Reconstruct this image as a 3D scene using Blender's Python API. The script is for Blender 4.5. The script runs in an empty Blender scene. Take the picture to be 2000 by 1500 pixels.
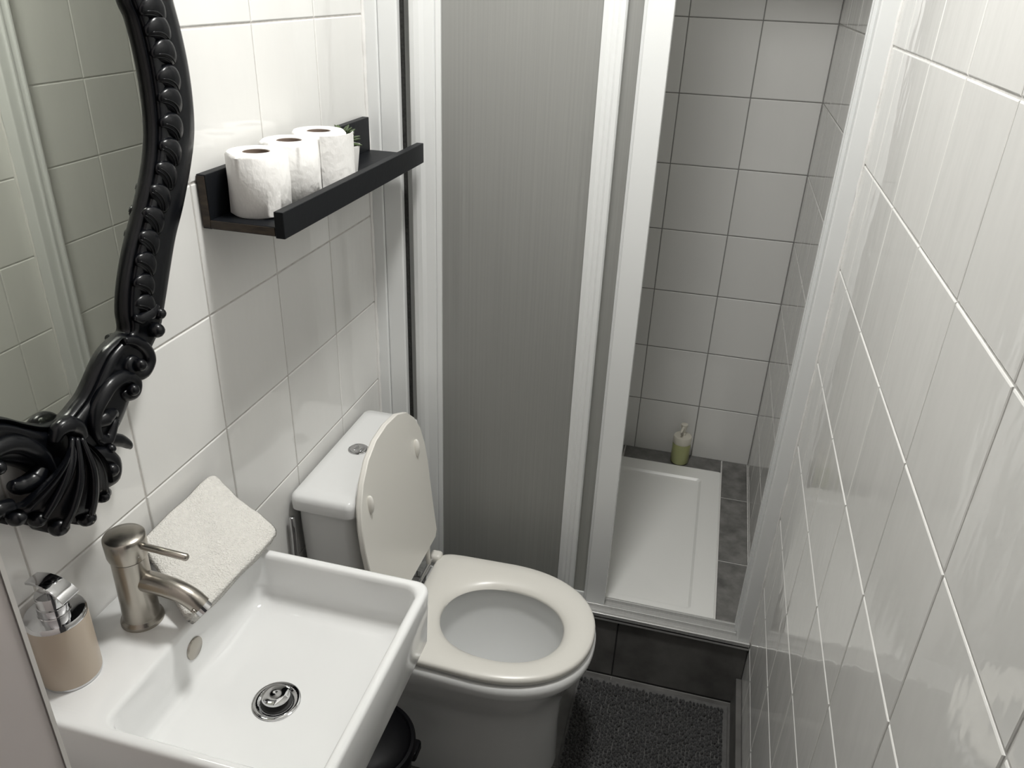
import bpy, bmesh, math, random
from mathutils import Vector, Matrix

random.seed(7)
scene = bpy.context.scene
col = scene.collection

# ---------------------------------------------------------------- camera, world, exposure
cam_data = bpy.data.cameras.new('camera')
cam = bpy.data.objects.new('camera', cam_data)
col.objects.link(cam)
RIGHT = Vector((0.96683954, 0.25276825, 0.03646264))
UP = Vector((-0.14767657, 0.4368643, 0.8873225))
FWD = Vector((-0.20835773, 0.86328315, -0.45970562))
mw = Matrix.Identity(4)
for i in range(3):
    mw[i][0], mw[i][1], mw[i][2] = RIGHT[i], UP[i], -FWD[i]
mw[0][3], mw[1][3], mw[2][3] = 0.71273, -0.33827, 1.69205
cam.matrix_world = mw
cam_data.sensor_width = 36.0
cam_data.lens = 1540.6 / 2000 * 36.0
cam_data.clip_start = 0.01
scene.camera = cam

world = bpy.data.worlds.new('world')
scene.world = world
world.use_nodes = True
bg = world.node_tree.nodes['Background']
bg.inputs[0].default_value = (1.0, 0.95, 0.93, 1)
bg.inputs[1].default_value = 0.04
LAMP = (0.53, 0.72)
LAMP_STRENGTH = 153.0
vs = scene.view_settings
vs.view_transform = 'Standard'
vs.look = 'None'
vs.gamma = 1.0
vs.use_curve_mapping = False
vs.exposure = 0.1

# ---------------------------------------------------------------- materials
def nodes_of(m):
    m.use_nodes = True
    nt = m.node_tree
    return nt, nt.nodes, nt.links, nt.nodes['Principled BSDF']

def mat(name, rgb, rough=0.5, metal=0.0, noise=0.0, nscale=20.0, bump=0.0, bscale=80.0,
        stretch=(1, 1, 1), coat=0.0, spec=0.5, rand=0.0, bump_dist=0.002, sheen=0.0, sss=0.0):
    m = bpy.data.materials.new(name)
    nt, N, L, P = nodes_of(m)
    P.inputs['Base Color'].default_value = (*rgb, 1)
    P.inputs['Roughness'].default_value = rough
    P.inputs['Metallic'].default_value = metal
    P.inputs['Coat Weight'].default_value = coat
    P.inputs['Coat Roughness'].default_value = 0.06
    P.inputs['Specular IOR Level'].default_value = spec
    P.inputs['Sheen Weight'].default_value = sheen
    if sss:
        P.inputs['Subsurface Weight'].default_value = sss
        P.inputs['Subsurface Radius'].default_value = (0.01, 0.008, 0.006)
    geo = N.new('ShaderNodeNewGeometry')
    mp = N.new('ShaderNodeMapping')
    mp.inputs['Scale'].default_value = stretch
    L.new(geo.outputs['Position'], mp.inputs['Vector'])
    csrc = None
    if noise > 0:
        t = N.new('ShaderNodeTexNoise')
        t.inputs['Scale'].default_value = nscale
        t.inputs['Detail'].default_value = 5
        L.new(mp.outputs[0], t.inputs['Vector'])
        r = N.new('ShaderNodeValToRGB')
        r.color_ramp.elements[0].position = 0.25
        r.color_ramp.elements[1].position = 0.75
        r.color_ramp.elements[0].color = (*[max(0, c * (1 - noise)) for c in rgb], 1)
        r.color_ramp.elements[1].color = (*[min(1, c * (1 + noise)) for c in rgb], 1)
        L.new(t.outputs['Fac'], r.inputs[0])
        csrc = r.outputs[0]
    if rand > 0:
        oi = N.new('ShaderNodeObjectInfo')
        mr = N.new('ShaderNodeMapRange')
        mr.inputs['To Min'].default_value = 1 - rand
        mr.inputs['To Max'].default_value = 1 + rand
        L.new(oi.outputs['Random'], mr.inputs['Value'])
        hs = N.new('ShaderNodeHueSaturation')
        hs.inputs['Color'].default_value = (*rgb, 1)
        L.new(mr.outputs[0], hs.inputs['Value'])
        if csrc:
            L.new(csrc, hs.inputs['Color'])
        csrc = hs.outputs[0]
    if csrc:
        L.new(csrc, P.inputs['Base Color'])
    if bump > 0:
        t = N.new('ShaderNodeTexNoise')
        t.inputs['Scale'].default_value = bscale
        t.inputs['Detail'].default_value = 3
        L.new(mp.outputs[0], t.inputs['Vector'])
        b = N.new('ShaderNodeBump')
        b.inputs['Strength'].default_value = bump
        b.inputs['Distance'].default_value = bump_dist
        L.new(t.outputs['Fac'], b.inputs['Height'])
        L.new(b.outputs[0], P.inputs['Normal'])
    return m

TILE_RGB = (0.775, 0.77, 0.75)
M_TILE = mat('glazed_wall_tile', TILE_RGB, 0.025, rand=0.03, noise=0.015, nscale=6, bump=0.45, bscale=7,
             stretch=(2.0, 2.0, 0.7), bump_dist=0.004)
M_GROUT = mat('light_grout', (0.50, 0.48, 0.455), 0.85, noise=0.2, nscale=60)
M_GROUT_W = mat('white_grout', (0.62, 0.61, 0.59), 0.8, noise=0.15, nscale=80)
M_GROUT_D = mat('dark_grout', (0.25, 0.245, 0.235), 0.9, noise=0.15, nscale=60)
M_SLATE = mat('dark_grey_floor_tile', (0.125, 0.122, 0.117), 0.45, noise=0.35, nscale=14, rand=0.08, bump=0.15, bscale=120)
M_SLATE_L = mat('grey_shower_floor_tile', (0.17, 0.167, 0.16), 0.5, noise=0.45, nscale=26, rand=0.1, bump=0.2, bscale=120)
M_PAINT = mat('white_ceiling_paint', (0.86, 0.86, 0.84), 0.9)
M_JAMB = mat('painted_door_jamb', (0.66, 0.60, 0.585), 0.45, noise=0.03, nscale=10)
M_JAMB_T = mat('painted_jamb_trim', (0.80, 0.77, 0.74), 0.4)
M_ALU = mat('white_lacquered_aluminium', (0.76, 0.77, 0.765), 0.25)
M_ALU2 = mat('satin_aluminium', (0.62, 0.62, 0.61), 0.28, metal=0.55, noise=0.06, nscale=6, stretch=(40, 40, 0.6))
M_SILI = mat('white_silicone', (0.80, 0.79, 0.77), 0.4, bump=0.6, bscale=60, bump_dist=0.003)
M_BRUSH = mat('black_brush_seal', (0.02, 0.02, 0.018), 0.9, noise=0.8, nscale=200)
M_CERAMIC = mat('white_ceramic', (0.80, 0.805, 0.80), 0.07, coat=0.3)
M_PLASTIC = mat('warm_white_plastic', (0.85, 0.83, 0.775), 0.28)
M_TRAY = mat('white_acrylic_tray', (0.89, 0.89, 0.865), 0.3, bump=0.05, bscale=200)
M_BLACK = mat('black_painted_wood', (0.006, 0.007, 0.009), 0.45, bump=0.12, bscale=90, spec=0.2)
M_RAW = mat('worn_brown_wood_end', (0.035, 0.024, 0.015), 0.6, noise=0.7, nscale=40, stretch=(1, 1, 4))
M_FRAME = mat('black_lacquered_carving', (0.003, 0.0035, 0.005), 0.27, bump=0.12, bscale=90, bump_dist=0.002, spec=0.32)
M_MIRROR = mat('silvered_mirror_glass', (0.68, 0.70, 0.63), 0.015, metal=1.0)
M_PAPER = mat('toilet_paper', (0.84, 0.83, 0.81), 0.95, bump=0.7, bscale=55, bump_dist=0.004, stretch=(1, 1, 0.7))
M_CARD = mat('brown_cardboard_core', (0.20, 0.15, 0.12), 0.9)
M_LEAF = mat('succulent_leaf', (0.05, 0.075, 0.028), 0.5, noise=0.3, nscale=40, rand=0.2)
M_SOIL = mat('dark_soil', (0.03, 0.022, 0.015), 0.95, bump=0.8, bscale=150)
M_POT = mat('white_pot', (0.78, 0.77, 0.75), 0.35)
M_NICKEL = mat('brushed_nickel', (0.40, 0.375, 0.335), 0.27, metal=1.0, bump=0.05, bscale=300, stretch=(1, 1, 0.1))
M_CHROME = mat('polished_chrome', (0.62, 0.62, 0.63), 0.05, metal=1.0)
M_BEIGE = mat('beige_dispenser_body', (0.47, 0.395, 0.315), 0.3)
M_TOWEL = mat('white_terry_towel', (0.82, 0.80, 0.755), 0.98, noise=0.05, nscale=160, bump=1.0, bscale=420, bump_dist=0.004, sheen=0.3)
M_MAT = mat('charcoal_chenille', (0.042, 0.042, 0.043), 0.95, noise=0.3, nscale=30, sheen=0.25)
M_HEM = mat('grey_mat_hem', (0.13, 0.128, 0.125), 0.9, noise=0.2, nscale=100)
M_BIN = mat('black_bin_plastic', (0.003, 0.003, 0.004), 0.45, spec=0.15)
M_SOAP = mat('pale_green_soap', (0.40, 0.42, 0.20), 0.3, sss=0.2)
M_PUMP = mat('cream_pump_plastic', (0.72, 0.69, 0.60), 0.4)
M_WATER = mat('bowl_water', (0.75, 0.77, 0.77), 0.03)
M_RUBBER = mat('dark_hinge_gap', (0.03, 0.03, 0.03), 0.6)

def acrylic():
    m = bpy.data.materials.new('grey_ribbed_acrylic')
    nt, N, L, P = nodes_of(m)
    P.inputs['Roughness'].default_value = 0.38
    geo = N.new('ShaderNodeNewGeometry')
    mp = N.new('ShaderNodeMapping'); mp.inputs['Scale'].default_value = (230, 230, 1.3)
    L.new(geo.outputs['Position'], mp.inputs['Vector'])
    t = N.new('ShaderNodeTexNoise'); t.inputs['Scale'].default_value = 1.0; t.inputs['Detail'].default_value = 4
    L.new(mp.outputs[0], t.inputs['Vector'])
    r = N.new('ShaderNodeValToRGB')
    r.color_ramp.elements[0].position = 0.3; r.color_ramp.elements[1].position = 0.78
    r.color_ramp.elements[0].color = (0.37, 0.37, 0.365, 1)
    r.color_ramp.elements[1].color = (0.50, 0.50, 0.49, 1)
    L.new(t.outputs['Fac'], r.inputs[0])
    L.new(r.outputs[0], P.inputs['Base Color'])
    b = N.new('ShaderNodeBump'); b.inputs['Strength'].default_value = 0.12; b.inputs['Distance'].default_value = 0.001
    L.new(t.outputs['Fac'], b.inputs['Height']); L.new(b.outputs[0], P.inputs['Normal'])
    tr = N.new('ShaderNodeBsdfTranslucent'); tr.inputs[0].default_value = (0.86, 0.865, 0.82, 1)
    mx = N.new('ShaderNodeMixShader'); mx.inputs[0].default_value = 0.5
    out = N['Material Output']
    L.new(P.outputs[0], mx.inputs[1]); L.new(tr.outputs[0], mx.inputs[2]); L.new(mx.outputs[0], out.inputs[0])
    return m
M_ACRYL = acrylic()

def emissive():
    m = bpy.data.materials.new('lit_lamp_diffuser')
    nt, N, L, P = nodes_of(m)
    P.inputs['Base Color'].default_value = (0.8, 0.8, 0.8, 1)
    P.inputs['Emission Color'].default_value = (1.0, 0.995, 0.965, 1)
    P.inputs['Emission Strength'].default_value = LAMP_STRENGTH
    return m
M_LAMP = emissive()

# ---------------------------------------------------------------- helpers
def link(o, parent=None):
    col.objects.link(o)
    if parent is not None:
        o.parent = parent
    return o

def tag(o, label=None, cat=None, group=None, kind=None):
    if label: o['label'] = label
    if cat: o['category'] = cat
    if group: o['group'] = group
    if kind: o['kind'] = kind
    return o

def origin_of(p):
    v = Vector((0, 0, 0))
    while p is not None:
        v += p.location
        p = p.parent
    return v

def thing(name, loc, label, cat, group=None):
    o = bpy.data.objects.new(name, None)
    o.location = loc
    o.empty_display_size = 0.03
    link(o)
    return tag(o, label, cat, group)

def mesh(name, vf, material, parent=None, smooth=False, loc=None, angle=None):
    """one mesh object from world-space verts; parents keep translation only"""
    verts, faces = vf
    off = origin_of(parent)
    l = Vector(loc) if loc is not None else Vector((0, 0, 0))
    me = bpy.data.meshes.new(name)
    me.from_pydata([tuple(Vector(v) - off - l) for v in verts], [], faces)
    bm = bmesh.new(); bm.from_mesh(me)
    bmesh.ops.recalc_face_normals(bm, faces=bm.faces)
    bm.to_mesh(me); bm.free()
    me.materials.append(material)
    if smooth:
        me.polygons.foreach_set('use_smooth', [True] * len(me.polygons))
        if angle:
            me.set_sharp_from_angle(angle=math.radians(angle))
    o = bpy.data.objects.new(name, me)
    o.location = l
    return link(o, parent)

def join(*vfs):
    V, F = [], []
    for v, f in vfs:
        n = len(V)
        V += list(v)
        F += [tuple(i + n for i in q) for q in f]
    return V, F

def box(x0, x1, y0, y1, z0, z1, bev=0.0, seg=2):
    bm = bmesh.new()
    bmesh.ops.create_cube(bm, size=1)
    for v in bm.verts:
        v.co = Vector(((x0 + x1) / 2 + v.co.x * (x1 - x0), (y0 + y1) / 2 + v.co.y * (y1 - y0), (z0 + z1) / 2 + v.co.z * (z1 - z0)))
    if bev:
        bmesh.ops.bevel(bm, geom=list(bm.edges), offset=bev, segments=seg, profile=0.5, affect='EDGES')
    bm.verts.ensure_lookup_table()
    r = [v.co.copy() for v in bm.verts], [tuple(v.index for v in f.verts) for f in bm.faces]
    bm.free()
    return r

def loft(rings, cap0=False, cap1=False, closed=True):
    n = len(rings[0])
    V = [Vector(p) for r in rings for p in r]
    F = []
    for i in range(len(rings) - 1):
        for j in range(n if closed else n - 1):
            k = (j + 1) % n
            F.append((i * n + j, i * n + k, (i + 1) * n + k, (i + 1) * n + j))
    if cap0: F.append(tuple(range(n - 1, -1, -1)))
    if cap1: F.append(tuple(range((len(rings) - 1) * n, len(rings) * n)))
    return V, F

def circle(c, r, n=32, z=None):
    return [(c[0] + r * math.cos(2 * math.pi * i / n), c[1] + r * math.sin(2 * math.pi * i / n), c[2] if z is None else z) for i in range(n)]

def lathe(c, prof, n=40, cap0=True, cap1=True):
    return loft([circle(c, max(r, 1e-5), n, c[2] + z) for r, z in prof], cap0, cap1)

def catmull(pts, k=6, closed=False):
    P = [Vector(p) for p in pts]
    n = len(P)
    out = []
    for i in range(n if closed else n - 1):
        if closed:
            a, b, c, d = P[i - 1], P[i], P[(i + 1) % n], P[(i + 2) % n]
        else:
            a, b, c, d = P[max(i - 1, 0)], P[i], P[i + 1], P[min(i + 2, n - 1)]
        for s in range(k):
            t = s / k
            out.append(0.5 * ((2 * b) + (c - a) * t + (2 * a - 5 * b + 4 * c - d) * t * t + (3 * b - a - 3 * c + d) * t ** 3))
    if not closed:
        out.append(P[-1].copy())
    return out

def tube(path, radii, seg=10, flat=None):
    """tapered tube; flat=(axis, factor) squashes the section along a world axis"""
    P = [Vector(p) for p in path]
    n = len(P)
    if not hasattr(radii, '__len__'):
        radii = [radii] * n
    elif len(radii) != n:
        m = len(radii) - 1
        rr = []
        for i in range(n):
            s = i / (n - 1) * m
            a = min(int(s), m - 1)
            rr.append(radii[a] + (radii[a + 1] - radii[a]) * (s - a))
        radii = rr
    T = [(P[min(i + 1, n - 1)] - P[max(i - 1, 0)]).normalized() for i in range(n)]
    u = T[0].orthogonal().normalized()
    rings = []
    for i in range(n):
        u = (u - T[i] * u.dot(T[i])).normalized()
        w = T[i].cross(u)
        ring = []
        for j in range(seg):
            a = 2 * math.pi * j / seg
            d = (u * math.cos(a) + w * math.sin(a)) * radii[i]
            if flat:
                d[flat[0]] *= flat[1]
            ring.append(P[i] + d)
        rings.append(ring)
    return loft(rings, True, True)

def ellipsoid(c, a, axes=None, nu=12, nv=8):
    axes = axes or (Vector((1, 0, 0)), Vector((0, 1, 0)), Vector((0, 0, 1)))
    rings = []
    for i in range(nv + 1):
        t = math.pi * i / nv
        rings.append([Vector(c) + axes[0] * a[0] * max(math.sin(t), 1e-3) * math.cos(2 * math.pi * j / nu)
                      + axes[1] * a[1] * max(math.sin(t), 1e-3) * math.sin(2 * math.pi * j / nu) + axes[2] * a[2] * math.cos(t) for j in range(nu)])
    return loft(rings, True, True)

def rrect(x0, x1, y0, y1, r, z, k=6):
    out = []
    for cx, cy, a0 in ((x1 - r, y1 - r, 0), (x0 + r, y1 - r, 90), (x0 + r, y0 + r, 180), (x1 - r, y0 + r, 270)):
        for i in range(k + 1):
            a = math.radians(a0 + 90 * i / k)
            out.append((cx + r * math.cos(a), cy + r * math.sin(a), z))
    return out

# ---------------------------------------------------------------- the room shell
W = 0.976           # right wall plane
YB = 2.115          # back wall of the shower
YF = -0.062         # inside face of the door wall
CEIL = 2.46
YS = 1.245          # face of the shower step

def struct(name, vf, m, parent=None):
    o = mesh(name, vf, m, parent)
    if parent is None:
        o['kind'] = 'structure'
    return o

TILE_CACHE = {}
def tile_mesh(w, h, mname, m, bev=0.0022, th=0.006):
    key = (round(w, 3), round(h, 3), mname)
    if key in TILE_CACHE:
        return TILE_CACHE[key]
    rings = []
    for d, ins in ((-th, 0.0), (-0.0022, 0.0), (-0.0008, bev * 0.35), (0.0, bev)):
        a, b = w / 2 - ins, h / 2 - ins
        rings.append([(-a, -b, d), (a, -b, d), (a, b, d), (-a, b, d)])
    v, f = loft(rings, False, True)
    me = bpy.data.meshes.new('tile')
    me.from_pydata([tuple(p) for p in v], [], f)
    me.materials.append(m)
    TILE_CACHE[key] = me
    return me

def tile_field(parent, org, U, V, us, vs_, m, gap=0.002, tilt=0.0016, bev=0.0022):
    """a grid of tiles in the plane org + u U + v V; each tile its own object"""
    Nn = Vector(U).cross(Vector(V))
    for i in range(len(us) - 1):
        for j in range(len(vs_) - 1):
            w, h = us[i + 1] - us[i] - gap, vs_[j + 1] - vs_[j] - gap
            if w < 0.004 or h < 0.004:
                continue
            o = bpy.data.objects.new('tile', tile_mesh(w, h, m.name, m, bev))
            c = Vector(org) + Vector(U) * (us[i] + us[i + 1]) / 2 + Vector(V) * (vs_[j] + vs_[j + 1]) / 2
            R = Matrix((U, V, Nn)).transposed().to_4x4()
            T = Matrix.Rotation(random.uniform(-tilt, tilt), 4, 'X') @ Matrix.Rotation(random.uniform(-tilt, tilt), 4, 'Y')
            o.matrix_local = Matrix.Translation(c - origin_of(parent)) @ R @ T
            link(o, parent)

def cuts(lo, hi, ref, step):
    k = math.ceil((lo - ref) / step)
    out = [lo]
    while ref + k * step < hi:
        p = ref + k * step
        if p - out[-1] > 0.004:
            out.append(p)
        k += 1
    out.append(hi)
    return out

GR = 0.0016
wl = struct('wall_left', box(-0.08, -GR, YF - 0.12, YB + 0.05, -0.02, CEIL), M_GROUT)
tile_field(wl, (0, 0, 0), (0, 1, 0), (0, 0, 1), cuts(YF, YB, 0.4289, 0.2028), cuts(0.0, CEIL, 0.0137, 0.2), M_TILE)
wr = struct('wall_right', box(W + GR, W + 0.08, YF - 0.12, YB + 0.05, -0.02, CEIL), M_GROUT_W)
tile_field(wr, (W, 0, 0), (0, -1, 0), (0, 0, 1), [-p for p in reversed(cuts(YF, YB, 0.9292, 0.2015))], cuts(0.0, CEIL, 0.008, 0.2), M_TILE, gap=0.0024)
wb = struct('wall_back', box(-0.08, W + 0.08, YB + GR, YB + 0.08, -0.02, CEIL), M_GROUT_D)
tile_field(wb, (0, YB, 0), (1, 0, 0), (0, 0, 1), cuts(0.0, W, 0.581, 0.1998), cuts(0.2, CEIL, 0.008, 0.2), M_TILE)
struct('ceiling', box(-0.08, W + 0.08, YF - 0.12, YB + 0.08, CEIL, CEIL + 0.06), M_PAINT)
fl = struct('floor', box(-0.08, W + 0.08, YF - 0.9, YS + 0.03, -0.06, -GR), M_GROUT_D)
tile_field(fl, (0, 0, 0), (1, 0, 0), (0, 1, 0), cuts(0.0, W, 0.314, 0.33), cuts(YF - 0.9, YS, 0.93, 0.33), M_SLATE, tilt=0.0)

# door wall beside the camera with its jamb and lintel
struct('wall_front', join(box(-0.08, 0.3435, YF - 0.12, YF, 0, CEIL, 0.001), box(0.3435, W, YF - 0.12, YF, 2.06, CEIL)), M_JAMB)
struct('trim_1', box(0.3436, 0.3446, YF - 0.0022, YF + 0.0010, 0, 2.06), M_JAMB_T)

# dark skirting along the right wall
bs = struct('baseboard_right', box(W - 0.015, W - 0.001, YF, YS - 0.003, 0.0, 0.095, 0.0015), M_SLATE)

# raised shower floor: riser tiles, floor tile strips beside the tray
step = struct('floor_shower', box(0.0, W, YS + GR, YB, -0.02, 0.185), M_RUBBER)
tile_field(step, (0, YS, 0), (1, 0, 0), (0, 0, 1), [0.0, 0.314, 0.644, W], [0.003, 0.2], M_SLATE, gap=0.003, tilt=0.0)
tile_field(step, (0, 0, 0.2135), (1, 0, 0), (0, 1, 0), [0.887, W - 0.002], [1.31, 1.56, 1.885, YB - 0.002], M_SLATE_L, gap=0.005, tilt=0.002)
tile_field(step, (0, 0, 0.2135), (1, 0, 0), (0, 1, 0), [0.002, 0.22, 0.55, 0.887], [2.032, YB - 0.002], M_SLATE_L, gap=0.005, tilt=0.002)
mesh('mortar_bed', join(box(0.884, W - 0.001, 1.308, YB - 0.001, 0.184, 0.2105), box(0.001, 0.884, 2.033, YB - 0.001, 0.184, 0.2105)), M_GROUT_W, step)

# ---------------------------------------------------------------- shower tray
tr = thing('shower_tray', (0.47, 1.66, 0.185), 'white rectangular shower tray with a shallow sunken middle, behind the sliding doors', 'shower tray')
X0, X1, Y0, Y1 = 0.012, 0.885, 1.309, 2.030
rings = [rrect(X0, X1, Y0, Y1, 0.006, 0.186), rrect(X0, X1, Y0, Y1, 0.006, 0.214), rrect(X0 + .002, X1 - .002, Y0 + .002, Y1 - .002, 0.006, 0.216),
         rrect(X0 + .06, X1 - .062, Y0 + .02, Y1 - .062, 0.012, 0.2155), rrect(X0 + .067, X1 - .069, Y0 + .027, Y1 - .069, 0.012, 0.2090),
         rrect(X0 + .075, X1 - .077, Y0 + .035, Y1 - .077, 0.014, 0.2070)]
mesh('basin', loft(rings, True, True), M_TRAY, tr, True, angle=25)
mesh('silicone_joint', box(0.8848, 0.8885, 1.309, 2.032, 0.2105, 0.2145, 0.001), M_SILI, tr)

# ---------------------------------------------------------------- shower frame
HZ = 2.14
fr = thing('shower_enclosure', (W / 2, 1.27, 0.2), 'white aluminium shower enclosure profile spanning the room between both tiled walls', 'shower frame')
mesh('wall_channel', box(0.0005, 0.0285, 1.238, 1.312, 0.2, HZ, 0.003), M_ALU, fr)
mesh('door_post', box(0.0285, 0.070, 1.2425, 1.312, 0.2, HZ, 0.003), M_ALU, fr)
mesh('brush_seal', box(0.070, 0.0765, 1.258, 1.266, 0.225, HZ), M_BRUSH, fr)
mesh('wall_post', join(box(W - 0.034, W - 0.0005, 1.245, 1.312, 0.2, HZ, 0.003), box(W - 0.040, W - 0.034, 1.275, 1.280, 0.222, HZ),
                       box(W - 0.040, W - 0.034, 1.300, 1.305, 0.222, HZ)), M_ALU, fr)
mesh('top_rail', box(0.0, W, 1.236, 1.314, HZ, HZ + 0.05, 0.003), M_ALU, fr)
mesh('sill', join(box(0.001, W - 0.001, 1.236, 1.312, 0.2005, 0.213, 0.0015), box(0.001, W - 0.001, 1.236, 1.2445, 0.206, 0.222, 0.002),
                  box(0.071, W - 0.035, 1.268, 1.273, 0.212, 0.222, 0.0012), box(0.071, W - 0.035, 1.296, 1.303, 0.212, 0.223, 0.0012)), M_ALU2, fr)
# hand-laid silicone bead where the frame meets the tiled walls
def bead(x, y, z0, z1, r):
    P = []
    z = z0
    rs = []
    while z < z1:
        P.append((x + random.uniform(-.0006, .0006), y + random.uniform(-.0012, .0012), z))
        rs.append(r * random.uniform(0.75, 1.3))
        z += 0.02
    return tube(P, rs, 7)
mesh('silicone_bead', bead(0.0012, 1.2355, 0.21, HZ, 0.0042), M_SILI, fr, True)
mesh('silicone_bead', bead(W - 0.001, 1.2435, 0.21, HZ, 0.003), M_SILI, fr, True)

def rounded_stile(x0, x1, y0, y1, z0, z1):
    """stile with a soft bulge along its outer half"""
    w = x1 - x0
    sec = [(x0, y1), (x0, y0 + .010), (x0 + .05 * w, y0 + .004), (x0 + .2 * w, y0 + .0005), (x0 + .36 * w, y0), (x0 + .5 * w, y0 + .0025),
           (x0 + .8 * w, y0 + .004), (x0 + .815 * w, y0 + .007), (x0 + .83 * w, y0 + .007), (x0 + .845 * w, y0 + .005), (x1, y0 + .006), (x1, y1)]
    return loft([[(x, y, z) for x, y in sec] for z in (z0, z1)], True, True)

def door(root, xa, xb, wl_, wr_, y, z0, z1, first):
    if first:
        mesh('stile', rounded_stile(xa, xa + wl_, y - .013, y + .009, z0, z1), M_ALU, root)
        s = [(xb - wr_, y + .008), (xb - wr_, y - .006), (xb - .75 * wr_, y - .009), (xb - .6 * wr_, y - .0065), (xb - .5 * wr_, y - .0085), (xb - .35 * wr_, y - .0065),
             (xb - .25 * wr_, y - .009), (xb - .06 * wr_, y - .007), (xb, y - .001), (xb, y + .008)]
        mesh('stile', loft([[(a, b, z) for a, b in s] for z in (z0, z1)], True, True), M_ALU, root)
    else:
        mesh('stile', box(xa, xa + wl_, y - .010, y + .009, z0, z1, .002), M_ALU, root)
        mesh('stile', join(box(xb - wr_ + .006, xb, y - .012, y + .010, z0, z1, .002), box(xb - wr_, xb - wr_ + .007, y - .006, y + .006, z0, z1, .001)), M_ALU, root)
    mesh('bottom_rail', box(xa + wl_, xb - wr_, y - .006, y + .006, z0, z0 + .03, .002), M_ALU, root)
    mesh('top_rail', box(xa + wl_, xb - wr_, y - .006, y + .006, z1 - .03, z1, .002), M_ALU, root)
    mesh('panel', box(xa + wl_ - .004, xb - wr_ + .004, y - .002, y + .002, z0 + .02, z1 - .02), M_ACRYL, root)

d1 = thing('shower_door', (0.3, 1.262, 0.213), 'grey acrylic sliding shower door beside the black shelf, in front of the other door', 'shower door', 'sliding shower doors')
door(d1, 0.0895, 0.5155, 0.0675, 0.043, 1.2585, 0.2135, HZ, True)
d2 = thing('shower_door', (0.4, 1.286, 0.213), 'shower door with a broad white edge next to the shower opening, slid behind the other', 'shower door', 'sliding shower doors')
door(d2, 0.130, 0.599, 0.04, 0.056, 1.2850, 0.2135, HZ, False)

# ---------------------------------------------------------------- toilet
TY = 0.953
to = thing('toilet', (0.3, TY, 0.0), 'white ceramic toilet with raised lid and seat down, next to the washbasin', 'toilet')

def dring(xr, xf, hw, z, xm=0.39, nr=4.0, nf=2.25, n=72, yc=TY, taper=0.0):
    out = []
    for i in range(n):
        t = 2 * math.pi * i / n
        c, s = math.cos(t), math.sin(t)
        e = nf if c > 0 else nr
        ax = (xf - xm) if c > 0 else (xm - xr)
        x = xm + ax * math.copysign(abs(c) ** (2 / e), c)
        y = hw * math.copysign(abs(s) ** (2 / e), s)
        if c < 0:
            y *= 1 - taper * ((xm - x) / (xm - xr)) ** 1.5
        out.append((x, yc + y, z))
    return out

bowl = [dring(0.03, 0.548, 0.118, 0.0, 0.36), dring(0.03, 0.547, 0.116, 0.02, 0.36), dring(0.03, 0.546, 0.108, 0.15, 0.36), dring(0.03, 0.552, 0.112, 0.22, 0.36),
        dring(0.03, 0.566, 0.135, 0.275, 0.37), dring(0.04, 0.586, 0.160, 0.325, 0.38), dring(0.06, 0.601, 0.173, 0.352, 0.39),
        dring(0.075, 0.610, 0.1815, 0.366, taper=.1), dring(0.08, 0.613, 0.184, 0.380, taper=.1), dring(0.085, 0.611, 0.182, 0.391, taper=.1),
        dring(0.09, 0.604, 0.176, 0.396, taper=.1), dring(0.22, 0.553, 0.122, 0.396, 0.40, 2.2), dring(0.235, 0.546, 0.114, 0.385, 0.40, 2.2),
        dring(0.237, 0.545, 0.115, 0.36, 0.40, 2.2), dring(0.245, 0.535, 0.105, 0.30, 0.40, 2.2), dring(0.255, 0.51, 0.085, 0.24, 0.39, 2.2), dring(0.27, 0.47, 0.062, 0.20, 0.38, 2.2),
        dring(0.29, 0.43, 0.045, 0.18, 0.37, 2.2)]
mesh('bowl', loft(bowl, True, True), M_CERAMIC, to, True, angle=50)
mesh('water', loft([dring(0.268, 0.475, 0.064, 0.2045, 0.38, 2.2)], False, True), M_WATER, to)
def lerp_ring(a, b, t, z):
    return [(p[0] + (q[0] - p[0]) * t, p[1] + (q[1] - p[1]) * t, z) for p, q in zip(a, b)]
so = dring(0.195, 0.609, 0.1795, 0, 0.385, 13.0, 2.2, taper=.045)
si = dring(0.263, 0.541, 0.109, 0, 0.402, 2.15, 2.15, yc=0.944)
seat = [lerp_ring(so, si, 0.05, .402), lerp_ring(so, si, 0.0, .405), lerp_ring(so, si, 0.0, .413), lerp_ring(so, si, 0.02, .4175), lerp_ring(so, si, 0.08, .4205), lerp_ring(so, si, 0.35, .4225),
        lerp_ring(so, si, 0.65, .4205), lerp_ring(so, si, 0.86, .415), lerp_ring(so, si, 0.97, .408), lerp_ring(so, si, 1.0, .4025), lerp_ring(so, si, .97, .399), lerp_ring(so, si, 0.05, .402)]
st = mesh('seat', loft(seat), M_PLASTIC, to, True, angle=60)
# seat hinge: bar with a slot, dark gap and chrome pins
for sg in (1, -1):
    mesh('hinge_knuckle', box(0.176, 0.206, TY + sg * .150 - .014, TY + sg * .150 + .014, 0.405, 0.430, .008, 3), M_PLASTIC, st, True, angle=40)
mesh('hinge_pin', join(tube([(0.186, TY - .13, .423), (0.186, TY + .13, .423)], .0045, 12)), M_CHROME, st, True)
for sg in (1, -1):
    mesh('hinge_base', box(0.150, 0.190, TY + sg * .0725 - .0125, TY + sg * .0725 + .0125, .396, .424, .004), M_CHROME, to)
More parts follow.
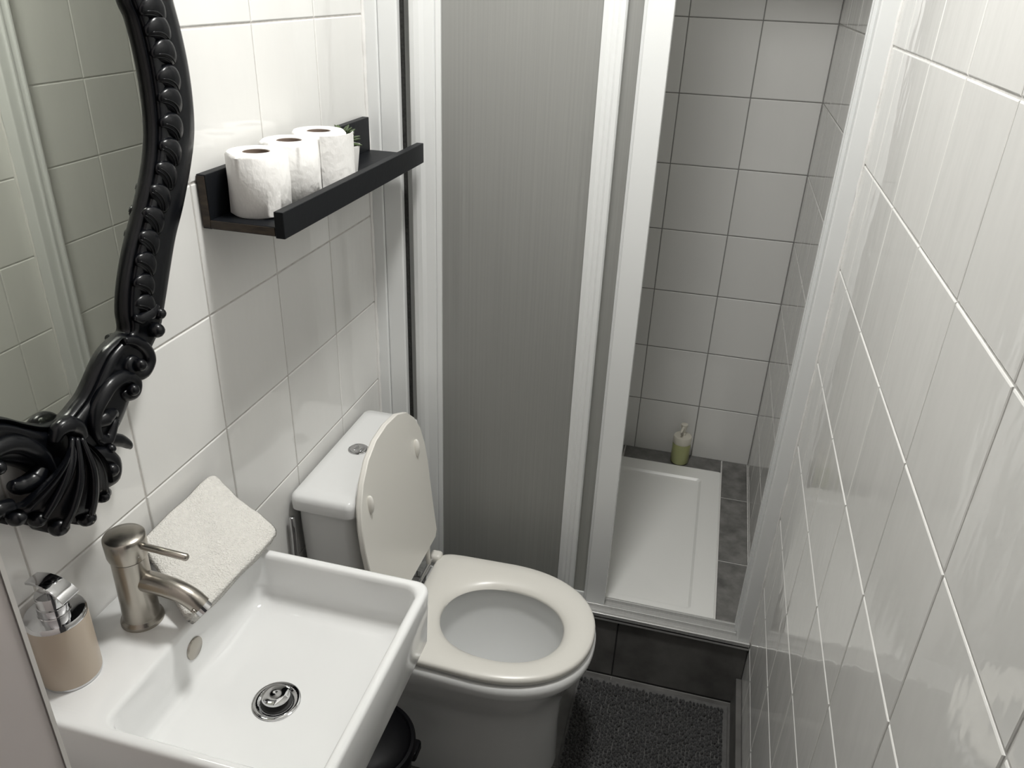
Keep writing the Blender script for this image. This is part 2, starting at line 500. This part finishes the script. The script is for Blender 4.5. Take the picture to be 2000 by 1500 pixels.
# lid, leaning back against the tank
LC = 0.938
def lid_outline(k):
    pts = [(0.0, .8775), (.055, .872), (.10, .853), (.135, .822), (.158, .785), (.170, .74), (.1735, .69), (.171, .64), (.1685, .57), (.168, .50), (.155, .487), (.09, .4865)]
    full = [(LC + a, z) for a, z in pts] + [(LC - a, z) for a, z in reversed(pts[1:])]
    cy, cz = LC, .68
    return [(cy + (y - cy) * k, cz + (z - cz) * k) for y, z in full]
def lid_ring(k, d):
    out = []
    for y, z in lid_outline(k):
        s = (z - .44) / .42
        out.append((.2 - .05 * s + d, y, z + d * .119))
    return out
lid = mesh('lid', loft([lid_ring(.985, -.013), lid_ring(1.0, -.009), lid_ring(1.0, -.002), lid_ring(.992, 0.0)], True, True), M_PLASTIC, to, True, angle=30)
for y, z in ((1.056, .755), (.811, .770)):
    x = .2 - .05 * (z - .44) / .42
    mesh('bumper', ellipsoid((x + .002, y, z), (.0085, .0065, .022), nu=14, nv=10), M_PLASTIC, lid, True)
for yy in (LC - .12, LC + .125):
    mesh('lid_bracket', tube([(0.186, yy, .428), (0.184, yy, .46), (0.184, yy, .50)], .006, 10), M_PLASTIC, lid, True)
# tank
def tank_ring(x0, x1, hw, z, r=.018):
    return rrect(x0, x1, 0.9585 - hw, 0.9585 + hw, r, z, 6)
mesh('tank', loft([tank_ring(.02, .150, .150, .392), tank_ring(.016, .140, .156, .48), tank_ring(.014, .131, .168, .70), tank_ring(.014, .131, .169, .746)], True, True), M_CERAMIC, to, True, angle=40)
tl = mesh('tank_lid', loft([tank_ring(.010, .134, .174, .7465, .02), tank_ring(.006, .141, .181, .750, .017), tank_ring(.006, .142, .182, .770, .017), tank_ring(.008, .140, .180, .779, .016),
                            tank_ring(.014, .134, .174, .7845, .014), tank_ring(.03, .114, .15, .7858, .012)], True, True), M_CERAMIC, to, True, angle=50)
bu = mesh('flush_button', lathe((.068, .966, .785), [(.0215, 0), (.0215, .002), (.020, .003), (.018, .0022), (.0175, .0035), (.016, .0042)], 32), M_CHROME, tl, True, angle=30)
mesh('button_half', join(ellipsoid((.062, .966, .789), (.006, .012, .002)), ellipsoid((.075, .966, .789), (.006, .012, .002))), M_CHROME, bu, True)
# inlet pipe at the side of the tank
mesh('inlet_pipe', tube(catmull([(.012, .772, .735), (.014, .770, .70), (.012, .772, .55), (.012, .79, .40)], 5), .006, 10), M_CHROME, to, True)

# ---------------------------------------------------------------- washbasin
SZ = 0.912
sk = thing('washbasin', (0.0, 0.3135, 0.79), 'white rectangular wall-hung ceramic washbasin with a tap deck, under the black mirror', 'washbasin')
def sring(x0, x1, y0, y1, z, r):
    return rrect(x0, x1, y0, y1, r, z, 7)
A = (0.002, 0.408, 0.139, 0.488)
rings = [sring(A[0], A[1] - .02, A[2] + .012, A[3] - .012, .796, .02), sring(A[0], A[1] - .008, A[2] + .004, A[3] - .004, .800, .022), sring(A[0], A[1] - .003, A[2] + .001, A[3] - .001, .815, .022),
         sring(A[0], A[1], A[2], A[3], SZ - .006, .022), sring(A[0] + .0005, A[1] - .0015, A[2] + .0015, A[3] - .0015, SZ - .0018, .021), sring(A[0] + .001, A[1] - .005, A[2] + .005, A[3] - .005, SZ, .019),
         sring(.122, A[1] - .0105, A[2] + .0115, A[3] - .0115, SZ, .022), sring(.1265, A[1] - .014, A[2] + .0145, A[3] - .0145, SZ - .0022, .022), sring(.1285, A[1] - .0155, A[2] + .016, A[3] - .016, SZ - .008, .022),
         sring(.131, A[1] - .018, A[2] + .019, A[3] - .019, .858, .022), sring(.134, A[1] - .022, A[2] + .023, A[3] - .023, .842, .024), sring(.142, A[1] - .030, A[2] + .031, A[3] - .031, .8335, .026),
         sring(.155, A[1] - .043, A[2] + .045, A[3] - .045, .8300, .03), sring(.215, .300, .263, .345, .8275, .04), sring(.222, .292, .268, .338, .8265, .0349)]
mesh('basin', loft(rings, True, True), M_CERAMIC, sk, True, angle=70)
DX, DY, DZ = 0.2555, 0.3015, 0.8265
dr = mesh('drain', lathe((DX, DY, DZ), [(.0315, 0), (.0315, .0022), (.030, .003), (.021, .0015), (.0205, .001)], 40), M_CHROME, sk, True, angle=40)
mesh('drain_throat', lathe((DX, DY, DZ), [(.0205, .0012), (.0200, .0022)], 32), M_RUBBER, dr)
mesh('drain_plug', lathe((DX, DY, DZ), [(.008, .001), (.008, .008), (.0175, .009), (.0185, .011), (.0175, .0135), (.012, .0152), (.004, .0145), (0.0005, .014)], 36), M_CHROME, dr, True, angle=45)
def xdisc(c, prof, n=32):
    return loft([[(c[0] + h, c[1] + r * math.cos(2 * math.pi * i / n), c[2] + r * math.sin(2 * math.pi * i / n)) for i in range(n)] for r, h in prof], True, True)
mesh('overflow_cap', xdisc((.1275, .3155, .8725), [(.0155, -.002), (.0160, .003), (.0155, .0042), (.014, .005)]), M_NICKEL, sk, True, angle=30)

# tap
tp = thing('basin_tap', (.0625, .3105, SZ), 'brushed nickel single-lever mixer tap on the washbasin deck', 'tap')
TC = (.0625, .3105, SZ)
mesh('body', lathe(TC, [(.0272, 0), (.0272, .0035), (.0262, .0062), (.0240, .0082), (.0232, .011), (.0228, .03), (.0222, .07), (.0220, .1045)], 48), M_NICKEL, tp, True, angle=50)
mesh('collar', lathe(TC, [(.0208, .1045), (.0208, .1065)], 40), M_RUBBER, tp, True, angle=40)
hd = mesh('head', lathe(TC, [(.0236, .1065), (.0250, .112), (.0256, .134), (.0252, .1375), (.0235, .1395), (.012, .1415), (.0005, .142)], 48), M_NICKEL, tp, True, angle=50)
mesh('lever', tube([(.083, .3108, SZ + .127), (.110, .3115, SZ + .1255), (.1485, .3125, SZ + .1225), (.1500, .3125, SZ + .1224)], [.0045, .0046, .0048, .0036], 14), M_NICKEL, hd, True, angle=50)
mesh('set_screw', ellipsoid((.0845, .303, SZ + .1155), (.002, .002, .002)), M_CHROME, hd, True)
sp = mesh('spout', tube(catmull([(.066, .3105, SZ + .069), (.095, .3107, SZ + .0685), (.122, .311, SZ + .065), (.143, .3115, SZ + .057), (.157, .312, SZ + .045)], 5), [.0142, .0140, .0136, .0133, .0130], 20), M_NICKEL, tp, True, angle=50)
mesh('aerator', tube([(.1565, .312, SZ + .0455), (.1625, .3122, SZ + .0395)], .0112, 20), M_CHROME, sp, True, angle=40)
mesh('spout_clip', tube([(.1530, .299, SZ + .05), (.158, .299, SZ + .046)], .003, 8), M_NICKEL, sp, True)

# soap dispenser
SC = (.0405, .2085, SZ)
ds = thing('soap_dispenser', SC, 'beige soap dispenser with a chrome pump head on the washbasin deck, by the door jamb', 'soap dispenser')
mesh('base_ring', lathe(SC, [(.0325, 0), (.0335, .001), (.0335, .004)], 44), M_CHROME, ds, True, angle=40)
mesh('body', lathe(SC, [(.0335, .004), (.0338, .006), (.0338, .090), (.0335, .092)], 48), M_BEIGE, ds, True, angle=40)
mesh('shoulder', lathe(SC, [(.0338, .092), (.0335, .0965), (.0320, .0985), (.018, .0995), (.0175, .1005)], 48), M_CHROME, ds, True, angle=40)
pm = mesh('pump', lathe(SC, [(.0165, .1005), (.0172, .102), (.0172, .112), (.0160, .1125), (.0160, .1255), (.0155, .1275), (.006, .128), (.0035, .1285), (.0030, .142)], 36), M_CHROME, ds, True, angle=35)
# flat curved thumb plate and beak
nz = []
for i in range(9):
    t = i / 8
    x = SC[0] - .020 + .050 * t
    z = SZ + .1455 - .010 * (t - .35) ** 2 * 4 * (1 if t > .35 else .4)
    hw = .0095 + .003 * t
    nz.append([(x, SC[1] - hw, z - .0018), (x, SC[1] + hw, z - .0018), (x, SC[1] + hw, z + .0012), (x, SC[1], z + .002), (x, SC[1] - hw, z + .0012)])
mesh('nozzle', loft(nz, True, True), M_CHROME, pm, True, angle=50)

# ---------------------------------------------------------------- folded towel on the deck
tw = thing('folded_towel', (.07, .44, SZ + .002), 'folded white terry hand towel leaning on the wall behind the tap', 'towel')
def towel(A_, B_, C_, D_, th, dz, name, seed):
    rnd = random.Random(seed)
    n = 40
    A_, B_, C_, D_ = map(Vector, (A_, B_, C_, D_))
    nn = ((B_ - A_).cross(D_ - A_)).normalized()
    if nn.z < 0: nn = -nn
    ph = [rnd.uniform(0, 6.28) for _ in range(6)]
    top, bot = [], []
    for i in range(n + 1):
        for j in range(n + 1):
            u, v = i / n, j / n
            p = A_ * (1 - u) * (1 - v) + B_ * u * (1 - v) + C_ * u * v + D_ * (1 - u) * v
            e = max(abs(2 * u - 1), abs(2 * v - 1))
            er = (abs(2 * u - 1) ** 20 + abs(2 * v - 1) ** 20) ** (1 / 20)
            c = (A_ + B_ + C_ + D_) / 4
            p = c + (p - c) * (e / er if er > 1e-6 else 1)
            h = th * 0.5 * max(0.0, 1 - e ** 14) ** .5
            wv = .0022 * math.sin(9 * u + ph[0] + 3 * v) + .0016 * math.sin(13 * v + ph[1] - 4 * u) + .0006 * math.sin(31 * u + 17 * v + ph[2])
            p = p + nn * (wv + dz)
            top.append(p + nn * h); bot.append(p - nn * h)
    F = []
    m = n + 1
    N0 = m * m
    for i in range(n):
        for j in range(n):
            a = i * m + j
            F.append((a, a + 1, a + m + 1, a + m))
            F.append((N0 + a, N0 + a + m, N0 + a + m + 1, N0 + a + 1))
    rim = [i * m for i in range(n + 1)] + [n * m + j for j in range(1, n + 1)] + [i * m + n for i in range(n - 1, -1, -1)] + [j for j in range(n - 1, 0, -1)]
    for k in range(len(rim)):
        a, b = rim[k], rim[(k + 1) % len(rim)]
        F.append((a, b, N0 + b, N0 + a))
    return top + bot, F
TA, TB, TCc, TD = (.010, .566, .971), (.157, .506, .932), (.142, .302, .929), (.014, .385, .975)
mesh('upper_fold', towel(TA, TB, TCc, TD, .013, -.0025, 'u', 1), M_TOWEL, tw, True)
mesh('lower_fold', towel((.018, .556, .957), (.153, .500, .925), (.138, .312, .923), (.018, .395, .962), .010, -.007, 'l', 2), M_TOWEL, tw, True)

# ---------------------------------------------------------------- picture ledge shelf
SY0, SY1 = 0.645, 1.213
sh = thing('ledge_shelf', (0.0, .93, 1.345), 'narrow black wooden ledge shelf holding the toilet rolls, on the left wall', 'shelf')
bp_ = mesh('back_board', box(.001, .0155, SY0, SY1, 1.3465, 1.4255, .0012), M_BLACK, sh)
mesh('shelf_board', box(.0155, .1185, SY0 + .001, SY1, 1.3465, 1.3605, .0012), M_BLACK, sh)
mesh('front_lip', box(.1185, .1335, SY0 - .001, SY1 - .001, 1.3445, 1.3835, .0012), M_BLACK, sh)
mesh('worn_end', join(box(.0025, .014, SY0 - .0012, SY0 + .002, 1.349, 1.4235), box(.014, .1175, SY0 - .0004, SY0 + .002, 1.348, 1.3595)), M_RAW, sh)
mesh('keyhole', join(xdisc((.0155, 1.135, 1.408), [(.0035, 0), (.0035, .0004)], 16), box(.0155, .0159, 1.1335, 1.1365, 1.396, 1.408)), M_ALU2, bp_)

def roll(c, label, loose):
    r0, r1, h = .0445, .0195, .0905
    t = thing('toilet_roll', c, label, 'toilet roll', 'toilet rolls on the ledge shelf')
    prof = [(r1, .001), (r0 - .003, 0), (r0, .003), (r0 + .0004, h * .5), (r0, h - .004), (r0 - .0035, h), (r1 + .004, h + .0006), (r1 + .0004, h - .001), (r1, h - .004), (r1, .001)]
    n = 56
    rings = []
    for k, (r, z) in enumerate(prof):
        ring = []
        for i in range(n):
            a = 2 * math.pi * i / n
            w = .0009 * math.sin(3 * a + z * 30 + c[1] * 40) + .0006 * math.sin(7 * a - z * 60) if r > r0 - .001 else 0
            ring.append((c[0] + (r + w) * math.cos(a), c[1] + (r + w) * math.sin(a), c[2] + z))
        rings.append(ring)
    mesh('paper', loft(rings), M_PAPER, t, True, angle=50)
    rc = [[(c[0] + r * math.cos(2 * math.pi * i / 32) * 1.03, c[1] + r * math.sin(2 * math.pi * i / 32) * .97, c[2] + z) for i in range(32)] for r, z in ((r1 - .0004, .001), (r1 - .0004, h - .0015), (r1 - .0016, h - .0015), (r1 - .0016, .001))]
    mesh('cardboard_core', loft(rc), M_CARD, t, True, angle=40)
    if loose:
        s = []
        for i in range(11):
            a = math.radians(-62 + 9 * i)
            r = r0 + .0012 + .0010 * i
            s.append([(c[0] + rr * math.cos(a), c[1] + rr * math.sin(a), c[2] + z) for rr, z in ((r, .002), (r, h * .5), (r, h - .002), (r + .0009, h - .002), (r + .0009, h * .5), (r + .0009, .002))])
        mesh('loose_sheet', loft(s, True, True), M_PAPER, t, True, angle=50)
    return t
roll((.0605, .7110, 1.3608), 'toilet roll at the shelf end nearest the mirror', False)
roll((.0605, .8080, 1.3608), 'toilet roll in the middle of the three on the black shelf', False)
roll((.0640, .9010, 1.3608), 'toilet roll with a loose sheet, standing against the small succulent', True)

# succulent in a pot
PC = (.064, .990, 1.3608)
pt = thing('potted_succulent', PC, 'small green succulent in a white tapered pot on the black shelf', 'potted plant')
pot = [(.024, 0), (.0245, .001), (.031, .048), (.0315, .052), (.0295, .052), (.0285, .046)]
mesh('pot', loft([circle(PC, r, 8, PC[2] + z) for r, z in pot], True, True), M_POT, pt)
mesh('soil', lathe(PC, [(.0285, .0455), (.026, .048), (.001, .049)], 16), M_SOIL, pt, True)
lf_v, lf_f = ellipsoid((0, 0, 0), (.0065, .0028, .5), nu=6, nv=6)
for k in range(26):
    a = k * 2.4
    tier = k / 26
    el = math.radians(20 + 62 * tier)
    ln = .036 - .010 * tier
    d = Vector((math.cos(a) * math.cos(el), math.sin(a) * math.cos(el), math.sin(el)))
    s = Vector((-math.sin(a), math.cos(a), 0))
    n_ = d.cross(s)
    b = Vector(PC) + Vector((0, 0, .050 + .012 * tier))
    V = []
    for v in lf_v:
        t = v[2] + .5
        q = b + d * ln * t + s * v[0] * (1.15 - .5 * t) + n_ * (v[1] - .009 * t * t)
        q.x = max(q.x, .018); q.z = max(q.z, PC[2] + .049)
        V.append(q)
    mesh('leaf', (V, lf_f), M_LEAF, pt, True)

# ---------------------------------------------------------------- carved mirror
mi = thing('carved_mirror', (0.0, .29, 1.07), 'ornate black carved wall mirror with scrolls and a shell at its foot, above the washbasin', 'mirror')
PAIR = [((.526, 1.650), (.627, 1.649)), ((.535, 1.6285), (.634, 1.613)), ((.5406, 1.583), (.639, 1.569)), ((.540, 1.536), (.638, 1.524)), ((.5327, 1.4945), (.631, 1.485)),
        ((.515, 1.454), (.614, 1.447)), ((.485, 1.409), (.585, 1.398)), ((.458, 1.371), (.559, 1.362)), ((.436, 1.3315), (.538, 1.325)), ((.4255, 1.300), (.517, 1.287)),
        ((.4240, 1.2770), (.497, 1.256)), ((.4117, 1.2751), (.470, 1.232)), ((.3803, 1.2665), (.430, 1.196)), ((.3439, 1.2368), (.392, 1.160)), ((.3243, 1.2268), (.362, 1.145)), ((.3062, 1.2205), (.33, 1.140)),
        ((.2909, 1.222), (.30, 1.140)), ((.2746, 1.2283), (.27, 1.150)), ((.253, 1.2428), (.246, 1.180)), ((.2313, 1.2609), (.216, 1.205)), ((.208, 1.272), (.19, 1.215)), ((.18, 1.276), (.155, 1.21)),
        ((.14, 1.268), (.10, 1.19)), ((.10, 1.285), (.05, 1.215)), ((.085, 1.31), (.02, 1.26)), ((.07, 1.36), (-.005, 1.33)), ((.045, 1.42), (-.03, 1.40)), ((.03, 1.49), (-.048, 1.48)),
        ((.03, 1.56), (-.05, 1.55)), ((.04, 1.65), (-.045, 1.65)), ((.07, 1.76), (-.01, 1.80)), ((.15, 1.86), (.11, 1.93)), ((.28, 1.91), (.28, 2.0)), ((.41, 1.87), (.45, 1.94)), ((.495, 1.77), (.58, 1.81)), ((.518, 1.70), (.615, 1.71))]
IN = catmull([(0, a, b) for (a, b), _ in PAIR], 6, True)
OUT = catmull([(0, a, b) for _, (a, b) in PAIR], 6, True)
def prof_loft(prof):
    return loft([[(h, p.y + (q.y - p.y) * t, p.z + (q.z - p.z) * t) for p, q in zip(IN, OUT)] for t, h in prof])
frame = mesh('frame', prof_loft([(.05, .004), (.05, .0190), (.06, .0245), (.085, .0275), (.115, .0265), (.14, .0205), (.16, .0200), (.175, .0250), (.20, .0285), (.25, .0300), (.32, .0285), (.42, .028), (.55, .0300),
                                 (.70, .031), (.84, .029), (.94, .023), (1.0, .012), (1.0, .002), (.5, .002), (.05, .004)]), M_FRAME, mi, True, angle=60)
mesh('glass', ([Vector((.0175, p.y + (q.y - p.y) * .09, p.z + (q.z - p.z) * .09)) for p, q in zip(IN, OUT)] + [Vector((.010, p.y + (q.y - p.y) * .09, p.z + (q.z - p.z) * .09)) for p, q in zip(IN, OUT)],
               [tuple(range(len(IN))), tuple(range(2 * len(IN) - 1, len(IN) - 1, -1))] + [(i, (i + 1) % len(IN), len(IN) + (i + 1) % len(IN), len(IN) + i) for i in range(len(IN))]), M_MIRROR, mi)

def gadroon(y, z, tang, sc=1.0):
    """a low plump lobe lying across the moulding, overlapping the next one like a rope"""
    t = Vector((0, tang[0], tang[1])).normalized()
    s = Vector((0, -t.z, t.y))
    d = (s * .88 + t * .47).normalized()
    e = Vector((1, 0, 0)).cross(d)
    c = Vector((.0275, y, z))
    V, F = ellipsoid(c, (.0095 * sc, .0240 * sc, .0160 * sc), (Vector((1, 0, 0)), d, e), nu=14, nv=10)
    up = 1.0 if e.dot(t) > 0 else -1.0
    def warp(v):
        k = (v - c).dot(e) * up / .016
        q = (v - c).dot(d) / .024
        return v - e * up * (.008 * q * q) + Vector((.0026 * k, 0, 0))
    V = [warp(v) for v in V]
    parts = [(V, F)]
    for dd in (-.0055, -.0095):       # the cut lines on the lower flank
        P = []
        for m in range(9):
            q = -.75 + 1.5 * m / 8
            k = dd / .016
            hh = max(0.0, 1 - q * q - k * k) ** .5
            P.append(warp(c + d * (.024 * sc * q) + e * up * dd * sc + Vector((.0095 * sc * hh, 0, 0))))
        parts.append(tube(P, [.0006, .0013, .0013, .0006], 6))
    return mesh('gadroon', join(*parts), M_FRAME, frame, True)
GAD = [(.572, 1.642), (.576, 1.619), (.581, 1.593), (.583, 1.562), (.580, 1.536), (.575, 1.505), (.565, 1.475), (.549, 1.448), (.530, 1.423), (.511, 1.399), (.495, 1.374), (.482, 1.349), (.472, 1.324), (.466, 1.299)]
for i, (y, z) in enumerate(GAD):
    a, b = GAD[max(i - 1, 0)], GAD[min(i + 1, len(GAD) - 1)]
    gadroon(y, z, (a[0] - b[0], a[1] - b[1]), 1.0 - .012 * i)
for y, z in [(.568, 1.672), (.560, 1.703), (.549, 1.735)]:
    gadroon(y, z, (.2, -1) if False else (-.2, 1), 1.0)
for y, z in [(.02, 1.36), (.005, 1.40), (-.006, 1.44), (-.012, 1.48), (-.012, 1.52), (-.01, 1.56), (-.008, 1.60), (-.004, 1.64)]:
    gadroon(y, z, (-.1, 1), .8)

def orn(name, yz, x, radii, seg=12, flat=(0, 1.0), k=6):
    n = len(yz)
    xs = x if hasattr(x, '__len__') else [x] * n
    return mesh(name, tube(catmull([(xx, a, b) for xx, (a, b) in zip(xs, yz)], k), radii, seg, flat), M_FRAME, frame, True)
# right-hand scrolls
mesh('bead', ellipsoid((.030, .484, 1.279), (.011, .0085, .0085)), M_FRAME, frame, True)
mesh('bead', ellipsoid((.034, .468, 1.262), (.013, .0105, .0105)), M_FRAME, frame, True)
orn('scroll', [(.440, 1.290), (.452, 1.284), (.470, 1.285), (.484, 1.290)], .029, [.004, .008, .009, .005])
orn('scroll', [(.415, 1.268), (.432, 1.261), (.448, 1.243), (.451, 1.225), (.437, 1.214), (.420, 1.219), (.412, 1.233), (.421, 1.240), (.428, 1.234)], .029, [.005, .0075, .009, .0095, .009, .008, .007, .006, .006])
mesh('scroll_eye', ellipsoid((.038, .424, 1.232), (.009, .0085, .0085)), M_FRAME, frame, True)
orn('scroll', [(.345, 1.155), (.338, 1.182), (.344, 1.203), (.361, 1.217), (.380, 1.225), (.402, 1.223), (.417, 1.211), (.414, 1.197), (.399, 1.199), (.395, 1.208)], .029, [.006, .0085, .010, .0105, .0105, .0105, .010, .009, .008, .006])
mesh('scroll_eye', ellipsoid((.038, .404, 1.206), (.008, .008, .008)), M_FRAME, frame, True)
orn('leaf', [(.340, 1.190), (.356, 1.188), (.372, 1.188), (.378, 1.180)], .029, [.007, .011, .007, .002])
orn('leaf', [(.338, 1.172), (.352, 1.160), (.370, 1.176), (.374, 1.170)], .030, [.006, .009, .006, .003])
orn('beak_leaf', [(.340, 1.160), (.356, 1.157), (.373, 1.147), (.386, 1.133), (.389, 1.126)], .029, [.007, .009, .0085, .006, .0025], flat=(0, .8))
mesh('bead', ellipsoid((.038, .347, 1.152), (.007, .006, .006)), M_FRAME, frame, True)
orn('scroll', [(.316, 1.158), (.333, 1.150), (.347, 1.132), (.343, 1.114), (.326, 1.116), (.321, 1.131), (.333, 1.134)], .033, [.008, .011, .012, .0115, .010, .009, .007])
mesh('scroll_eye', ellipsoid((.043, .336, 1.128), (.009, .009, .009)), M_FRAME, frame, True)
orn('leaf', [(.303, 1.140), (.312, 1.114), (.328, 1.096), (.338, 1.092)], .029, [.006, .010, .010, .004])
orn('leaf', [(.312, 1.128), (.326, 1.106), (.340, 1.103)], .028, [.006, .008, .003])
# shell: a fluted fan with curled lobes
ENDS = [(.330, 1.104), (.318, 1.094), (.288, 1.081), (.246, 1.098), (.221, 1.128), (.196, 1.148), (.190, 1.160)]
EC = catmull([(0, a, b) for a, b in ENDS], 12)
CR = Vector((0, .296, 1.204))
fan = []
NR = 14
for r in range(NR + 1):
    t = r / NR
    row = []
    for k, e_ in enumerate(EC):
        ph = k / 12 * 2 * math.pi
        L_ = t * (1.0 + .035 * math.cos(ph) * t)
        p = CR.lerp(e_, L_)
        bend = math.sin(math.pi * min(1, t)) * .010
        x = .030 + .020 * math.sin(math.pi * (t ** .7)) + (.0055 * math.cos(ph) + .002 * math.cos(3 * ph)) * (.25 + .75 * t) + .006 * t
        if t > .92: x -= .012
        row.append((x, p.y + bend * .6, p.z))
    fan.append(row)
fan.append([(.004, p[1], p[2]) for p in fan[-1]])
mesh('shell', loft(fan, False, False, closed=False), M_FRAME, frame, True)
for (a, b), rr in zip(ENDS[1:-1], (.0095, .0125, .0135, .0115, .0115)):
    p = CR.lerp(Vector((0, a, b)), .95)
    mesh('shell_curl', ellipsoid((.036, p.y, p.z), (.012, rr * .9, rr * .8)), M_FRAME, frame, True)
orn('shell_rib', [(.300, 1.196), (.294, 1.160), (.289, 1.125), (.285, 1.098)], [.046, .058, .056, .049], [.003, .0045, .005, .004], 8)
orn('shell_rib', [(.294, 1.200), (.275, 1.162), (.257, 1.130), (.245, 1.108)], [.046, .058, .056, .048], [.003, .0045, .005, .004], 8)
orn('shell_rib', [(.290, 1.202), (.264, 1.176), (.242, 1.152), (.226, 1.135)], [.044, .055, .052, .046], [.003, .004, .0045, .004], 8)
orn('shell_crown', [(.274, 1.202), (.284, 1.213), (.298, 1.212), (.310, 1.201), (.314, 1.186)], .033, [.006, .010, .012, .010, .007])
# left-hand scroll arching away from the shell
orn('scroll', [(.262, 1.165), (.258, 1.190), (.244, 1.213), (.226, 1.228), (.205, 1.233), (.190, 1.227), (.190, 1.213), (.202, 1.211)], .029, [.008, .010, .0105, .0105, .010, .009, .0085, .006])
mesh('scroll_eye', ellipsoid((.036, .198, 1.217), (.009, .008, .008)), M_FRAME, frame, True)
orn('leaf', [(.255, 1.180), (.240, 1.172), (.222, 1.176), (.212, 1.184)], .028, [.008, .012, .010, .005])
orn('leaf', [(.205, 1.160), (.190, 1.165), (.182, 1.158)], .026, [.010, .010, .005])
orn('scroll', [(.17, 1.20), (.14, 1.175), (.10, 1.175), (.075, 1.19), (.08, 1.205), (.095, 1.20)], .029, [.006, .009, .010, .009, .008, .006])
orn('scroll', [(.06, 1.205), (.035, 1.225), (.02, 1.255), (.035, 1.27), (.045, 1.258)], .029, [.007, .009, .010, .009, .006])
# crest at the top, above the picture
for dy, top in ((-.09, 2.03), (-.045, 2.06), (0, 2.075), (.045, 2.06), (.09, 2.03)):
    orn('crest_leaf', [(.28 + dy * .4, 1.955), (.28 + dy * .8, 2.005), (.28 + dy, top)], .036, [.008, .013, .006])

# ---------------------------------------------------------------- waste bin under the basin
BC = (.186, .668, 0.0)
bi = thing('waste_bin', BC, 'round black plastic waste bin on the floor between washbasin and toilet', 'waste bin')
mesh('body', lathe(BC, [(.084, 0), (.088, .004), (.099, .255), (.100, .262)], 48), M_BIN, bi, True, angle=40)
bl = mesh('lid', lathe(BC, [(.1025, .256), (.1065, .260), (.1070, .278), (.104, .283), (.098, .284), (.095, .281), (.091, .287), (.07, .297), (.03, .304), (.0005, .305)], 56), M_BIN, bi, True, angle=35)
mesh('lid_hinge', box(.072, .092, .638, .698, .245, .283, .004), M_BIN, bl)
mesh('rim_tab', box(BC[0] + .086, BC[0] + .109, BC[1] + .010, BC[1] + .050, .236, .262, .006), M_BIN, bi)

# ---------------------------------------------------------------- bath mat
RX0, RX1, RY0, RY1 = .556, .9545, .60, 1.2265
rg = thing('bath_mat', ((RX0 + RX1) / 2, (RY0 + RY1) / 2, 0.0), 'dark grey chenille bath mat on the floor in front of the shower step', 'bath mat')
mesh('backing', box(RX0, RX1, RY0, RY1, .0005, .006, .002), M_HEM, rg)
pv, pf = [], []
lob = ellipsoid((0, 0, 0), (1, 1, 1), nu=6, nv=4)
px, py = .0088, .0105
ny = int((RY1 - RY0 - .018) / py)
nx = int((RX1 - RX0 - .014) / px)
for i in range(nx):
    for j in range(ny):
        cx = RX0 + .007 + px * (i + .5) + random.uniform(-.0012, .0012)
        cy = RY0 + .008 + py * (j + .5 + (.5 if i % 2 else 0) * .9) + random.uniform(-.0015, .0015)
        cy = min(cy, RY1 - .013)
        r = random.uniform(.85, 1.12)
        h = .0085 * random.uniform(.8, 1.25)
        lx, ly = random.uniform(-.2, .2), random.uniform(-.25, .1)
        n0 = len(pv)
        for v in lob[0]:
            pv.append((cx + v[0] * .0046 * r + lx * .004 * v[2], cy + v[1] * .0058 * r + ly * .004 * v[2], .007 + h * .55 + v[2] * h * .75))
        pf += [tuple(k + n0 for k in f) for f in lob[1]]
pile = mesh('pile', (pv, pf), M_MAT, rg, True)
pile['kind'] = 'stuff'
# ---------------------------------------------------------------- soap bottle in the shower
BO = (.742, 2.058, .2165)
bt = thing('shower_gel_bottle', BO, 'pale green pump bottle with a cream top standing at the back of the shower', 'bottle')
mesh('body', lathe(BO, [(.028, 0), (.0305, .003), (.0305, .072), (.029, .077), (.024, .079)], 36), M_SOAP, bt, True, angle=45)
cp = mesh('cap', lathe(BO, [(.0300, .076), (.0310, .078), (.0310, .098), (.0295, .102), (.012, .104), (.009, .106), (.0085, .112), (.006, .114), (.006, .120)], 36), M_PUMP, bt, True, angle=45)
mesh('pump_head', join(lathe(BO, [(.0065, .118), (.008, .124), (.0115, .142), (.0115, .147), (.008, .149)], 24), tube([(BO[0], BO[1], .140 + BO[2]), (BO[0] - .006, BO[1] - .030, .138 + BO[2]), (BO[0] - .008, BO[1] - .034, .132 + BO[2])], .004, 8)), M_PUMP, cp, True, angle=45)

# ---------------------------------------------------------------- ceiling lamp (above the picture)
la = thing('ceiling_lamp', (LAMP[0], LAMP[1], CEIL), 'round white ceiling lamp lighting the room from above', 'lamp')
mesh('rim', lathe((LAMP[0], LAMP[1], CEIL), [(.112, -.001), (.112, -.022), (.108, -.026), (.101, -.026), (.100, -.024)], 48), M_PAINT, la, True, angle=40)
mesh('diffuser', lathe((LAMP[0], LAMP[1], CEIL), [(.100, -.0245), (.099, -.0258), (.0005, -.0258)], 48, False, True), M_LAMP, la)
